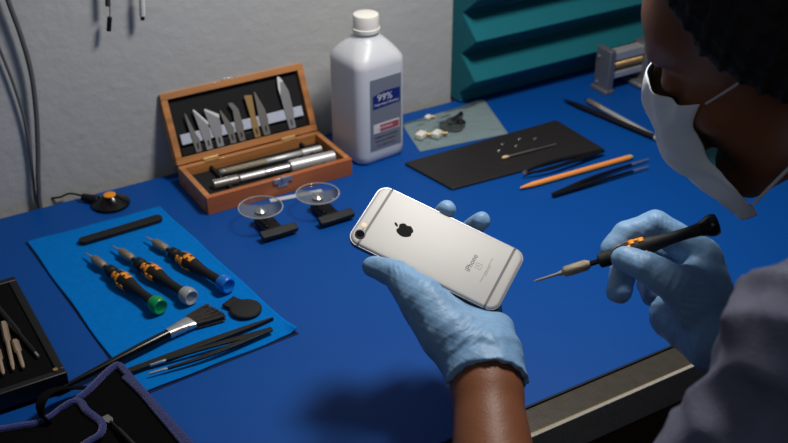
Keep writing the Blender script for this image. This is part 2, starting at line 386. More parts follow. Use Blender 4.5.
inlid(MB().box((0,.0285,-.0045),(BL-2*wl-.010,.0125,.005))).build('magnetic_strip','magnet',lid,bevel=.0004)
inlid(MB().box((0,.0140,-.0050),(BL-2*wl-.004,.009,.004))).build('blade_rail','black',lid,bevel=.0006)
for s_ in(-.052,.052):
    h=MB().box((s_,BW/2-.0035,BH+.0006),(.019,.007,.0012)).build('hinge','brass',kb,bevel=.0002)
    MB().cyl((s_-.0095,BW/2+.0002,BH+.0014),(s_+.0095,BW/2+.0002,BH+.0014),.0013).build('hinge_pin','brass',h)
h=MB().box((.001,-BW/2-.0008,BH-.0025),(.024,.0018,.0065)).box((.001,-BW/2-.0006,BH-.008),(.013,.0012,.007)).build('clasp','steel',kb,bevel=.0004)
MB().cyl((.001,-BW/2-.001,BH-.0005),(.001,-BW/2-.0045,BH-.0005),.0034,.0024).build('clasp_stud','steel',h)
h=inlid(MB().box((-.004,LH+.0009,-.005),(.018,.0016,.007)).box((-.001,LH+.004,-.003),(.010,.006,.0012))).build('lid_clasp','steel',lid,bevel=.0004)
# blades on the magnetic strip: outlines in (x,y) mm, point up
BLD=[('long narrow pointed craft blade leftmost in the box lid',-62,[(-2.6,0),(2.6,0),(2.8,12),(1.0,16),(-3.4,36),(-4.6,38),(-3.6,14)],'steel_dark'),
('angled craft blade second from the left in the lid',-48.5,[(-2.8,0),(2.8,0),(2.8,8),(4,13),(3.6,24),(-6,39),(-6.6,38),(-4,13),(-2.8,8)],'steel'),
('wide slanted chisel blade third from the left in the lid',-34.5,[(-3,0),(3,0),(3,9),(4.6,14),(4.6,29),(-6,37),(-7,36),(-4.4,14),(-3,9)],'steel'),
('small straight pointed blade fourth from the left in the lid',-18,[(-2.6,0),(2.6,0),(2.6,9),(3.6,14),(-4.6,33),(-5.4,32),(-3,12)],'steel_dark'),
('round-tipped curved blade fifth from the left in the lid',-6,[(-2.6,0),(2.6,0),(2.6,8),(3.8,13),(2.8,30),(-1,37),(-5,37.5),(-4,34),(-2.4,30),(-3.6,13)],'steel_dark'),
('brassy flat chisel blade sixth from the left in the lid',14,[(-2.6,0),(2.6,0),(2.6,8),(3,14),(2.2,20),(3.4,40),(-3.6,41),(-2.4,20),(-3,14)],'brass'),
('upright pointed blade just right of the brassy chisel blade',26.5,[(-3,0),(3,0),(3,9),(4,14),(3.2,24),(-2,42),(-3,42),(-4,14)],'steel_dark'),
('large hooked blade with bright edge rightmost in the lid',61,[(-3.2,0),(3.2,0),(3.2,10),(4.4,14),(4.2,36),(1,46),(-2,51),(-3.4,50.5),(-4.6,40),(-4.2,28),(-3.8,14)],'steel')]
for lb,x,pts,m in BLD:
    base=kb.matrix_basis@(Lm@V(x/1000*BL/.185,.0098,-.0012))
    o=empty('craft_blade',base,lb,'blade','craft blades on the magnetic strip in the lid',mtx=Rl)
    MB().prism([(a*.00142,b_*.00130) for a,b_ in pts],-.0003,.0003).build('blade',m,o)
    if x in(-48.5,-34.5,61):
        eg={-48.5:[(-6.6,38),(-5.6,39.2),(4.0,25),(3.6,22)],-34.5:[(-7,36),(-6,37.4),(4.9,29.6),(4.6,26)],61:[(1,46.2),(-2,51.3),(-3.6,50.7),(-4.9,40),(-4.4,33),(-2.9,40),(-2.2,46),(-.6,45)]}[x]
        MB().prism([(a*.00142,b_*.00130) for a,b_ in eg],.0002,.0006).build('edge_glint','edge_highlight',o)  # near-white strip: highlight along the bevel put into the colour
    MB().box((0,.0075,.00045),(.0018,.007,.0003)).build('slot','black',o)
# knife handles in the tray
def handle(name,label,a,b_,segs,grp='craft knives in the wooden box'):
    d=(Vector(b_)-Vector(a)); L=d.length; o=empty(name,a,label,'craft knife',grp)
    for nm,t0,t1,r0,r1,m in segs:
        MB().lathe(d*t0,d*t1,[(0,r0*.85),(.0008,r0),((t1-t0)*L-.0008,r1),((t1-t0)*L,r1*.85)],20).build(nm,m,o)
    return o
a=at(219,173,.016);b_=at(321,148.5,.016)
handle('craft_knife','slim silver craft knife handle lying at the back of the tray',a,b_,[('knob',0,.06,.0040,.0042,'steel_dark'),('grip',.06,.45,.0040,.0040,'bronze'),('shaft',.45,.80,.0036,.0036,'alu'),('collet',.80,1,.0048,.0044,'alu')])
a=at(213,185,.0165);b_=at(334,156.5,.0165)
handle('craft_knife','thick silver craft knife with ridged grip lying at the front of the tray',a,b_,[('end_cap',0,.20,.0058,.0058,'steel_dark'),('neck',.21,.42,.0042,.0045,'alu'),('grip',.42,.62,.0045,.0048,'steel'),('barrel',.62,1,.0080,.0080,'alu')])

# ================================================================== SUCTION CUPS
def cup(cx_,cy_,bx_,by_,lb,prev=None):
    c=at(cx_,cy_,.022); f=at(bx_,by_,.007); 
    o=copy_tree(prev) if prev else empty('suction_cup_clamp',(c[0],c[1],T),lb,'suction cup','suction cup clamps in front of the wooden box')
    o.location=(c[0],c[1],T); o['label']=lb
    if prev: return o
    dx,dy=f[0]-c[0],f[1]-c[1]
    MB().box((dx,dy,.0075),(.043,.0105,.006),mtx=Matrix.Rotation(.35,3,'X')).box((dx,dy+.002,.0035),(.034,.008,.007)).build('clamp_bar','black',o,bevel=.0008)
    MB().box((dx*.5,dy*.5+.002,.006),(.020,abs(dy)*.9+.012,.008)).box((dx*.2-.004,dy*.2,.009),(.005,abs(dy)*1.0,.008)).build('arm','black',o,bevel=.001)
    MB().cyl((0,0,.008),(0,0,.0165),.0075,.005).build('pedestal','black',o,bevel=.0006)
    MB().lathe((0,0,.0165),(0,0,1),[(0,.004),(.0008,.010),(.003,.0185),(.0065,.0242),(.0078,.0250),(.0083,.0245),(.0070,.0228),(.0040,.0180),(.0022,.010),(.0018,.004)],48).build('suction_cup','clear',o)
    MB().tube([(.0247*math.cos(k*math.pi/24),.0247*math.sin(k*math.pi/24),.0246) for k in range(49)],.0006,8).build('rim','rim_highlight',o)  # pale ring paints the highlight on the cup's lip
    MB().lathe((0,0,.0185),(0,0,1),[(0,.006),(.001,.0062),(.003,.003),(.0042,.002)],20).build('pin','steel',o)
    return o
c1=cup(260.7,209,279,232,'clear suction cup on a black clamp, nearer the blue cloth')
cup(317.6,195.3,338,222,'clear suction cup on a black clamp, nearer the phone',c1)
a,b_=at(270,201.5),at(322,191.5)
o=tag(MB().box((0,0,.0006),(np.linalg.norm(b_-a),.0075,.0012)).build('plastic_strip','paper',bevel=.0002),'narrow white plastic strip lying behind the suction cups','strip'); o.location=(a+b_)/2+[0,0,.0002]; o.rotation_euler.z=ang(a,b_)
# ================================================================== ROUND SENSOR WITH CABLE
c=at(111,204.5)
o=empty('round_button_switch',c,'black round domed switch with an orange button and cable near the wall','switch')
MB().lathe((0,0,0),(0,0,1),[(0,.0215),(.0015,.0222),(.0035,.0218),(.006,.0165),(.009,.0115),(.0115,.0088),(.0125,.0078)],40).build('dome','black_gloss',o)
MB().lathe((0,0,.0122),(0,0,1),[(0,.0070),(.0012,.0070),(.0018,.0055)],30).build('button','orange',o)
dv=Vector(at(84,197,.006)-c); dn=dv.normalized(); ed=Vector(at(56,198,.001)-c)
MB().tube([dn*.016,dn*.024,dn*.036],[.0062,.0055,.004],12).build('strain_relief','black',o,bevel=.0006)
MB().tube(smoothpath([dn*.035,dv*1.0+V(0,0,.001),Vector(at(70,193.5,.006)-c),ed+V(.004,-.004,.002),ed+V(-.006,.003,.0)]),.0012).build('cable','black',o)

# ================================================================== BLUE CLOTH
cc=[at(27,243),at(160,208),at(297,333),at(150,390)+[-.012,-.003,0]]
nx,ny=70,110; vs=[];fs=[]
for j in range(ny):
    for i in range(nx):
        u,v=i/(nx-1),j/(ny-1)
        p=(cc[0]*(1-u)+cc[1]*u)*(1-v)+(cc[3]*(1-u)+cc[2]*u)*v
        e=min(u,1-u)*.16; e2=min(v,1-v)*.3; hem=.0006*math.exp(-(min(e,e2)/.002)**2)
        w_=.0005*(math.sin(9*u+5*v)+math.sin(14*v-6*u+1))*(.3+u*v)+.0006
        p=p+np.array([.0006*math.sin(17*v+3*u),.0006*math.sin(15*u),.0013+max(w_,0)*.6+hem]); 
        if u>.96 and v>.93: p[2]+=.004*(u-.96)/.04*(v-.93)/.07
        vs.append(p)
for j in range(ny-1):
    for i in range(nx-1): a=j*nx+i; fs.append((a,a+1,a+nx+1,a+nx))
o=tag(MB().add(vs,fs).build('microfibre_cloth','cloth'),'bright blue microfibre cloth spread on the mat under the screwdrivers','cloth')
sd=o.modifiers.new('s','SOLIDIFY'); sd.thickness=.0009; sd.offset=-1
CZ=.0026
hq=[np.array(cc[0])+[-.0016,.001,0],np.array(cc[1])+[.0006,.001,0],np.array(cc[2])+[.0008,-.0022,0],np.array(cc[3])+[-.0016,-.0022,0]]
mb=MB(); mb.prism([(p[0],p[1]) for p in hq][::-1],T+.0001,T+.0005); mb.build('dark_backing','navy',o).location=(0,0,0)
# flat black pry bar on cloth
def flatbar(name,label,cat,a,b_,w0,w1,th,m,z=CZ,grp=None,pts=None,bevel=.0004):
    a=Vector(a);b_=Vector(b_); L=(b_-a).length
    o=MB()
    if pts is None:
        pts=[]
        for k in range(9): t=math.pi/2+math.pi*k/8; pts.append((w0/2+w0/2*math.cos(t),w0/2*math.sin(t)))
        for k in range(9): t=-math.pi/2+math.pi*k/8; pts.append((L-w1/2+w1/2*math.cos(t),w1/2*math.sin(t)))
    q=o.prism(pts,0,th).build(name,m,bevel=bevel); q.location=(a.x,a.y,T+z); q.rotation_euler.z=ang(a,b_)
    return tag(q,label,cat,grp)
flatbar('flat_pry_bar','thick black round-ended bar at the top edge of the blue cloth','pry tool',at(79,243,.004),at(162,218,.004),.0115,.0125,.0045,'black_matte')
# ================================================================== SCREWDRIVERS
def hmark(o,prof,t0,ang0,sc=1.):
    def rad(t):
        for i in range(len(prof)-1):
            if prof[i][0]<=t<=prof[i+1][0]: f=(t-prof[i][0])/(prof[i+1][0]-prof[i][0]+1e-9); return prof[i][1]*(1-f)+prof[i+1][1]*f
        return prof[-1][1]
    mb=MB()
    for ta,tb,aa,ab in((0,.0038,-.52,.52),(.0062,.0100,-.52,.52),(.0036,.0064,-.2,.2)):
        ta*=sc;tb*=sc; n=6; vs=[];
        for i in range(3):
            t=t0+ta+(tb-ta)*i/2
            for k in range(n+1):
                w=ang0+aa+(ab-aa)*k/n; r=rad(t)+.00035; vs.append((t,r*math.cos(w),r*math.sin(w)))
        mb.add(vs,[(i*(n+1)+k,i*(n+1)+k+1,(i+1)*(n+1)+k+1,(i+1)*(n+1)+k) for i in range(2) for k in range(n)])
    q=mb.build('grip_inlay','orange',o); s=q.modifiers.new('s','SOLIDIFY'); s.thickness=.0005; s.offset=0
    return q
def driver(label,capm,blade=.012,capdish=True,group='precision screwdrivers on the blue cloth'):
    o=empty('precision_screwdriver',(0,0,0),label,'screwdriver',group)
    x=blade
    MB().lathe((0,0,0),(1,0,0),[(0,.0006),(.002,.0011),(x*.6,.0012),(x+.003,.0015)],12).build('shaft','steel',o)
    MB().lathe((x,0,0),(1,0,0),[(0,.0018),(.003,.0022),(.0045,.0038),(.006,.0047),(.0235,.0047),(.0255,.0036),(.027,.0026)],24).build('collar','bronze',o)
    MB().lathe((x+.026,0,0),(1,0,0),[(0,.0024),(.012,.0024)],16).build('neck','black_gloss',o)
    P=[(x+.034,.0042),(x+.0355,.0062),(x+.043,.0066),(x+.045,.0052),(x+.0475,.0056),(x+.055,.0074),(x+.064,.0083),(x+.073,.0077),(x+.083,.0061),(x+.095,.0049),(x+.108,.0048),(x+.118,.0055),(x+.1195,.0062)]
    MB().lathe((0,0,0),(1,0,0),P,28).build('handle','black_matte',o)
    if capdish: C=[(0,.0062),(.001,.0078),(.0055,.0090),(.0105,.0090),(.0125,.0084),(.0135,.0072),(.0128,.0058),(.0118,.0046),(.0116,.002)]
    else: C=[(0,.0062),(.003,.0068),(.006,.0086),(.010,.0092),(.0130,.0088),(.0145,.0076),(.0152,.005)]
    MB().lathe((x+.119,0,0),(1,0,0),C,32).build('end_cap',capm,o)
    for k in range(6):
        w=k*math.pi/3; hmark(o,P,x+.0500+(k%2)*.0115,w,1.25)
    return o
def laydriver(o,tip,end,z):
    a=at(*tip,z=z-.0035);b_=at(*end,z=z+.0); d=Vector(b_-a).normalized(); R=Matrix((d,V(0,0,1).cross(d).normalized(),d.cross(V(0,0,1).cross(d).normalized()))).transposed()
    o.matrix_basis=Matrix.Translation(Vector(a))@R.to_4x4()@Matrix.Rotation(random.uniform(0,1),4,'X')
for (tip,end,cm,lb) in(((86,253),(163,309),'green','precision screwdriver with green end cap, leftmost on the blue cloth'),((113,246),(196,301),'grey','precision screwdriver with grey end cap, middle of the three on the cloth'),((146,237),(232,288),'capblue','precision screwdriver with blue end cap, right of the three on the cloth')):
    o=driver(lb,cm); laydriver(o,tip,end,.0092+CZ)
# held screwdriver
hd=driver('black precision screwdriver with orange grip marks held in the right glove','black_gloss',blade=.0215,capdish=False,group=None)
a=cam(534,281.5,.900);b_=cam(718,223.5,.868); d=Vector(b_-a).normalized(); y_=V(0,0,1).cross(d).normalized()
sc=(Vector(b_)-Vector(a)).length/.155
hd.matrix_basis=Matrix.Translation(Vector(a))@Matrix((d,y_,d.cross(y_))).transposed().to_4x4()@Matrix.Rotation(.35,4,'X')@Matrix.Scale(sc,4)

# ================================================================== BRUSH, TWEEZERS, PICKS
def sweep(px): return [at(*p[:2],z=p[2]) for p in px]
a,b_=at(62,388,.007),at(168,334,.008); f0,f1=b_,at(191,322,.007); e0=at(218,310.5,.007)
o=empty('paint_brush',at(168,334,0),'flat black brush with a chrome ferrule lying across the blue cloth','brush')
def rel(P,o): return [Vector(p)-o.location for p in P]
MB().tube(rel([a,a*.6+b_*.4,a*.25+b_*.75,b_],o),[.0022,.0040,.0050,.0048],16).build('brush_handle','black_gloss',o)
d=Vector(f1-f0).normalized(); pr=V(-d.y,d.x,0).normalized()
def loft(P,W,Hh,n=16):
    mb=MB();vs=[]
    for p,w_,h_ in zip(P,W,Hh):
        for k in range(n):
            t=2*math.pi*k/n; c_,s_=math.cos(t),math.sin(t)
            vs.append(Vector(p)+pr*w_*math.copysign(abs(c_)**.7,c_)+V(0,0,1)*h_*math.copysign(abs(s_)**.7,s_))
    m_=len(P); mb.add(vs,[(i*n+k,i*n+(k+1)%n,(i+1)*n+(k+1)%n,(i+1)*n+k) for i in range(m_-1) for k in range(n)]+[tuple(range(n-1,-1,-1)),tuple((m_-1)*n+k for k in range(n))]); return mb
q=rel([f0,f0*.5+f1*.5,f0*.45+f1*.55,f0*.35+f1*.65,f0*.3+f1*.7,f1],o)
loft(q,[.0050,.0070,.0077,.0070,.0080,.0092],[.0048,.0044,.0047,.0041,.0043,.0038]).build('ferrule','steel',o)
brs=MB(); random.seed(3)
e1=Vector(e0)-o.location; s0=Vector(f1)-o.location
for k in range(95):
    t=random.uniform(-1,1); h_=random.uniform(-1,1)
    L=random.uniform(.94,1.03)*(1-.06*abs(t)); 
    A=s0+pr*t*.0085+V(0,0,h_*.003); B=s0+(e1-s0)*L*1.0+pr*t*.0150+V(0,0,h_*.0032)
    brs.tube([A,(A+B)/2,B],[.0010,.0010,.0005],5)
tag(brs.build('bristles','bristle',o),'fan of dark bristles',kind='stuff')
# opening pick
o=empty('opening_pick',at(246,313),'black round opening pick with a square tab on the blue cloth','opening pick')
MB().lathe((0,0,CZ),(0,0,1),[(0,.0150),(.001,.0160),(.003,.0160),(.0042,.0148),(.0046,.012)],40).build('disc','black_matte',o)
q=Vector(at(231,306,0))-o.location
MB().box((q.x*.75,q.y*.75,CZ+.0019),(.018,.018,.0034),rz=.45).build('tab','black_matte',o,bevel=.001)
# long spudger
a,b_=at(118,376.5,.004),at(273.5,319,.004); L=np.linalg.norm(b_-a)
flatbar('spudger','long black pointed spudger between the brush and the tweezers','spudger',a,b_,0,0,.0042,'black_matte',pts=[(0,-.0036),(L*.6,-.0038),(L*.9,-.0020),(L,-.0006),(L,.0006),(L*.88,.0020),(L*.6,.0038),(0,.0036)],bevel=.001)
def tweezers(name,label,tipA,tipB,joint,midA,midB,m,tipm,z,wd=.0032,th=.0011,tipf=.16,grp=None):
    J=Vector(at(*joint,z=z)); o=empty(name,(J.x,J.y,T),label,'tweezers',grp)
    for tp,md in((tipA,midA),(tipB,midB)):
        P=smoothpath([at(*tp,z=z-.0008),at(*md,z=z+.0006),at(joint[0]*.85+md[0]*.15,joint[1]*.85+md[1]*.15,z=z),at(*joint,z=z)],10); P=[p-o.location for p in P]
        n=len(P); k=int(n*tipf)
        def strip(Q,f0,f1):
            mb=MB();vs=[]
            for i,p in enumerate(Q):
                t=(Q[min(i+1,len(Q)-1)]-Q[max(i-1,0)]); t.z=0; t.normalize(); nr=V(-t.y,t.x,0)
                f=f0+(f1-f0)*i/(len(Q)-1); w_=wd*(.28+.72*min(1,f*2.0)) if f<.5 else wd*(1 if f<.93 else 1-.35*(f-.93)/.07)
                for s1,s2 in((1,1),(-1,1),(-1,-1),(1,-1)): vs.append(p+nr*w_*s1+V(0,0,th*s2))
            m_=len(Q); mb.add(vs,[(i*4+k,i*4+(k+1)%4,(i+1)*4+(k+1)%4,(i+1)*4+k) for i in range(m_-1) for k in range(4)]+[(3,2,1,0),tuple((m_-1)*4+k for k in range(4))]); return mb
        ar=strip(P[k:],k/n,1).build('arm',m,o,bevel=.0003)
        strip(P[:k+1],0,k/n).build('tip',tipm,ar,bevel=.0002)
    return o
tweezers('tweezers','black tweezers with silver tips lying open on the blue cloth',(150,365.5),(149,374),(272,329),(200,349.5),(205,356.5),'black','steel',CZ+.0040,wd=.0028,tipf=.15)
# ================================================================== BIT CASE
cx1,cy0=.1341*K-.000,.7355*K; cs=empty('bit_case',(cx1-.095,cy0+.09,T),'shallow black case of bits at the left edge, by the blue cloth','case')
W_,D_=.19,.18; Hc=.022
mb=MB(); mb.box((0,0,.003),(W_,D_,.006))
for c,d in(((0,-D_/2+.004,Hc/2),(W_,.008,Hc)),((0,D_/2-.004,Hc/2),(W_,.008,Hc)),((-W_/2+.004,0,Hc/2),(.008,D_-.016,Hc)),((W_/2-.004,0,Hc/2),(.008,D_-.016,Hc))): mb.box(c,d)
mb.build('case_shell','black',cs,bevel=.0012)
MB().box((0,0,.0125),(W_-.017,D_-.017,.0165)).build('foam_insert','case_foam',cs,bevel=.001)
MB().cyl((W_/2-.008,-D_/2+.008,Hc-.0005),(W_/2-.008,-D_/2+.008,Hc+.0012),.0022).build('rivet','brass',cs)
for (a,b_,lb) in(((3.5,323),(13.5,370),'long slim metal bit in the black case, middle of three'),((15,341),(23.5,368),'short metal bit in the black case, rightmost of three'),((-3,350),(3.5,374.5),'short metal bit in the black case, leftmost of three')):
    A=at(*a,z=.0240);B=at(*b_,z=.0240); o=empty('screwdriver_bit',A,lb,'bit','metal bits in the black case'); d=Vector(B-A);L=d.length
    MB().lathe((0,0,0),d,[(0,.0028),(.001,.0033),(L*.38,.0033),(L*.42,.0021)],6).build('hex_shank','bit',o,smooth=False)
    MB().lathe((0,0,0),d,[(L*.40,.0021),(L*.9,.0019),(L,.0010)],10).build('bit_shaft','bit',o)
A=at(-6,303,.0238);B=at(38.5,356.5,.0238)
o=empty('slim_driver',A,'slim black driver with a silver tip lying along the right side of the black case','driver'); d=Vector(B-A);L=d.length
MB().lathe((0,0,0),d,[(0,.0028),(L*.55,.0030),(L*.6,.0018),(L*.93,.0018)],14).build('driver_handle','black',o)
MB().lathe((0,0,0),d,[(L*.92,.0013),(L,.0012)],10).build('driver_tip','steel',o)
# ================================================================== TOOL POUCH
po=empty('tool_pouch',at(120,420),'black fabric tool pouch with fuzzy blue piping at the bottom left','pouch')
def pz(px,z): return Vector(at(px[0],px[1],z=z))-po.location
def panel(pts,z0s,th,name,m='pouch',seg=1):
    top=[pz(p,z) for p,z in zip(pts,z0s)]; bot=[v-V(0,0,th) for v in top]; n=len(pts)
    return MB().add(top+bot,[tuple(range(n)),tuple(range(2*n-1,n-1,-1))]+[(i,i+n,(i+1)%n+n,(i+1)%n) for i in range(n)]).build(name,m,po,bevel=.001)
A1=[(117,366),(197,452),(200,520),(70,520),(58,470),(60,412),(88,392)]
panel(A1,[.016,.016,.016,.016,.012,.011,.015],.009,'inner_panel')
Bp=[(58,409),(78,400),(101,427),(78,446),(40,520),(-60,520),(-40,436),(36,423)]
panel(Bp,[.017,.021,.020,.020,.018,.018,.017,.017],.005,'front_flap')
def pipe(px,zs,r,name='piping',flat=.8):
    P=smoothpath([pz(p,z) for p,z in zip(px,zs)],10); rr=[r*(1+.03*math.sin(i*1.9)+.02*math.sin(i*4.1)) for i in range(len(P))]
    MB().tube(P,rr,10,flat).build(name,'piping',po)
pipe([(58,413),(75,401.5),(90,389),(105,374),(115,366),(119,365.5),(124,370),(135,383),(160,411),(180,433),(200,456)],[.012,.015,.0165,.017,.0175,.0175,.0175,.0175,.0175,.0175,.0175],.0036)
pipe([(124,377),(140,392),(156,411),(172,430),(186,447)],[.0172]*5,.0026)
pipe([(58,411),(70,403),(80,402),(86,410),(95,417),(101,422),(102.5,428),(99,435),(88,442),(76,450)],[.018,.021,.022,.022,.0215,.0215,.0215,.0215,.021,.021],.0034)
pipe([(-45,437),(0,429.5),(20,426),(37,423),(50,417),(58,411)],[.018]*6,.0034)
# strap loop
P=smoothpath([pz((92,387.5),.009),pz((76,388),.012),pz((60,388.5),.020),pz((46,395),.027),pz((41,406),.028),pz((43,417),.022),pz((52,424),.0195)],8)
mb=MB();vs=[];n=len(P)
for i,p in enumerate(P):
    t=(P[min(i+1,n-1)]-P[max(i-1,0)]).normalized(); sd_=V(.25,-.9,.35); sd_=(sd_-t*sd_.dot(t)).normalized(); nn=t.cross(sd_)
    for a_,b_ in((.006,.0008),(-.006,.0008),(-.006,-.0008),(.006,-.0008)): vs.append(p+sd_*a_+nn*b_)
mb.add(vs,[(i*4+k,i*4+(k+1)%4,(i+1)*4+(k+1)%4,(i+1)*4+k) for i in range(n-1) for k in range(4)]+[(3,2,1,0),tuple((n-1)*4+k for k in range(4))]).build('strap','pouch',po,bevel=.0004)
# tool lying in the pouch
A=at(105,415.5,.0188);B=at(150,462,.0195)
o=empty('flat_tip_tool',A,'small tool with a flat pale metal tip lying inside the black pouch','tool'); d=Vector(B-A);L=d.length; du=d.normalized(); sv=V(-du.y,du.x,0)
MB().add([du*0+sv*.0026,du*.007+sv*.0036,du*.011+sv*.0016,du*.011-sv*.0016,du*.007-sv*.0036,-sv*.0026]+[p-V(0,0,.0012) for p in[du*0+sv*.0026,du*.007+sv*.0036,du*.011+sv*.0016,du*.011-sv*.0016,du*.007-sv*.0036,-sv*.0026]],[(0,1,2,3,4,5),(11,10,9,8,7,6)]+[(i,i+6,(i+1)%6+6,(i+1)%6) for i in range(6)]).build('flat_tip','steel_dark',o)
MB().lathe(du*.010,d,[(0,.0012),(.012,.0012),(.013,.0022),(L-.012,.0026)],12).build('tool_shaft','black',o)

# ================================================================== BAG OF PARTS
bp=[at(402,125),at(484,100),at(508,134),at(420,152)]
nx,ny=40,26; vs=[];
def bagz(u,v): 
    e=min(u,1-u,v,1-v); return .0012+.0085*min(1,e*5)**.6*(.6+.4*math.sin(7*u+2)*math.cos(5*v))+.0012*math.sin(23*u+11*v)*min(1,e*8)+.0009*math.sin(41*v-13*u)*min(1,e*8)
for s_ in(1,0):
    for j in range(ny):
        for i in range(nx):
            u,v=i/(nx-1),j/(ny-1); p=(bp[0]*(1-u)+bp[1]*u)*(1-v)+(bp[3]*(1-u)+bp[2]*u)*v
            vs.append(p+np.array([0,0,bagz(u,v) if s_ else .0004]))
fs=[(j*nx+i,j*nx+i+1,(j+1)*nx+i+1,(j+1)*nx+i) for j in range(ny-1) for i in range(nx-1)]; N_=nx*ny
rim=[i for i in range(nx)]+[j*nx+nx-1 for j in range(1,ny)]+[(ny-1)*nx+i for i in range(nx-2,-1,-1)]+[j*nx for j in range(ny-2,0,-1)]
f2=[tuple(N_+k for k in f[::-1]) for f in fs]; f3=[(rim[k],rim[(k+1)%len(rim)],rim[(k+1)%len(rim)]+N_,rim[k]+N_) for k in range(len(rim))]
tag(MB().add(vs,fs+f2+f3).build('clear_plastic_bag','bag'),'small clear plastic bag of parts lying behind the black card','bag')
for x,y,lb in((421,139,'white plug in the clear bag, nearest the bottle'),(437,138,'white plug in the clear bag beside the black coil'),(428,120,'small pale plug near the far edge of the clear bag')):
    o=empty('white_plug',at(x,y,0)+[0,0,.0012],lb,'plug','white plugs in the clear bag'); sc=.9 if y<125 else 1.35
    MB().box((0,0,.0032*sc),(.011*sc,.008*sc,.0058*sc),rz=.5).build('plug_body','bud',o,bevel=.0015)
    MB().cyl((.004*sc,0,.003*sc),(.010*sc,-.003*sc,.003*sc),.0018*sc).build('plug_pin','brass',o)
o=empty('black_cable_coil',at(452,128,0)+[0,0,.001],'tangled black cable inside the clear plastic bag','cable')
P=[]
for k in range(60):
    t=k/60*math.pi*8; rr=.0075+.004*math.sin(k*.7); P.append(V(rr*math.cos(t)*1.1,rr*math.sin(t),.0030+.0015*math.sin(k*.9)))
P+= [V(.012,.012,.003),V(.020,.014,.003),V(.024,.019,.003)]
MB().tube([p*1.25 for p in smoothpath(P,3)],.0030,8).build('coil','black',o)
MB().box((.0245,.018,.0035),(.009,.007,.005),rz=.6).build('coil_plug','black',o,bevel=.001)
# ================================================================== BLACK CARD AND WHAT LIES ON IT
cp4=[at(404,165),at(452,191),at(604,151),at(556,122)]; cen=sum(cp4)/4
def roundpoly(P,r,n=5):
    out=[]
    for i in range(len(P)):
        p=Vector(P[i][:2]);a=Vector(P[i-1][:2]);c_=Vector(P[(i+1)%len(P)][:2]); u=(a-p).normalized();w_=(c_-p).normalized()
        A=p+u*r;B=p+w_*r
        for k in range(n+1): t=k/n; out.append(tuple((A*(1-t)**2+p*2*t*(1-t)+B*t*t)))
    return out
q=MB().prism(roundpoly([(p-cen) for p in cp4],.004),0,.0032).build('black_card','black_card',bevel=.0006); q.location=(cen[0],cen[1],T+.0002)
tag(q,'flat black rectangular card with tiny screws on it, behind the phone','card')
KZ=.0036
for x,y in((502,144.5),(498.4,151),(519,139.3),(515.4,146.4),(534.6,139)):
    lb={502:'tiny screw on the black card, just above the one nearest the swab',498.4:'tiny screw on the black card nearest the beige swab tip',519:'tiny screw on the black card, far middle one',515.4:'tiny screw on the black card, just right of centre of the group',534.6:'tiny screw on the black card, the one furthest right'}[x]
    o=empty('tiny_screw',at(x,y,KZ),lb,'screw','tiny screws on the black card')
    MB().lathe((0,0,0),(0,0,1),[(0,.0014),(.0006,.0015),(.0009,.0011)],12).build('head','steel',o)
    MB().cyl((.001,0,.0006),(.0042,.0012,.0006),.0006,.0004,8).build('thread','steel',o)
A=at(502,158,KZ+.0022);B=at(556,144,KZ+.0022); o=empty('cotton_swab',A,'thin dark swab with a beige tip lying on the black card','swab'); d=Vector(B-A);L=d.length
MB().lathe((0,0,0),d,[(0,.0008),(.002,.0021),(.006,.0022),(.010,.0012)],12).build('swab_tip','flash',o)
MB().lathe((0,0,0),d,[(.009,.0011),(L*.6,.0013),(L*.62,.0008),(L,.0007)],10).build('stick','steel_dark',o)
tweezers('tweezers','closed black tweezers lying on the near right edge of the black card',(523,174),(523,172.5),(604,150.5),(552,168),(550,162.5),'black','steel_dark',.0075,wd=.0026,tipf=.07,th=.0014)
A=at(520,188,.0036);B=at(632.5,156.5,.0036); o=empty('orange_spudger',A,'orange pencil-shaped spudger lying on the mat below the black card','spudger'); d=Vector(B-A);L=d.length
MB().lathe((0,0,0),d,[(0,.0008),(.004,.0016),(.018,.0034),(L-.006,.0034)],10).build('barrel','orange_wood',o)
MB().lathe((0,0,0),d,[(L-.006,.0033),(L-.002,.0028),(L,.0016)],10).build('end_tip','tip_green',o)
tweezers('tweezers','black tweezers with two silver tips lying below the orange spudger',(648.5,159.5),(648.5,167),(552.5,195),(598,175.5),(602,180),'black','steel',.0042,wd=.0026,tipf=.16,th=.0014)
A=at(563.5,99.5,.0045);B=at(655,137.5,.0045); o=empty('black_pen',A,'slim black tapered pen lying next to the silver knife','pen'); d=Vector(B-A);L=d.length
MB().lathe((0,0,0),d,[(0,.0008),(.012,.0024),(.03,.0036),(L-.001,.0038),(L,.003)],16).build('barrel','black',o); 
A=at(584,98.5,.0045);B=at(658,139,.0045); o=empty('silver_hobby_knife',A,'silver hobby knife with knurled grip, partly behind the face mask','craft knife'); d=Vector(B-A);L=d.length
MB().lathe((0,0,0),d,[(0,.0004),(.008,.0012)],4).build('blade','black',o)
MB().lathe((0,0,0),d,[(.007,.0020),(.010,.0038),(.034,.0040),(.036,.0034)],18).build('grip','bronze',o)
MB().lathe((0,0,0),d,[(.035,.0034),(L-.002,.0036),(L,.0028)],16).build('barrel','alu',o)
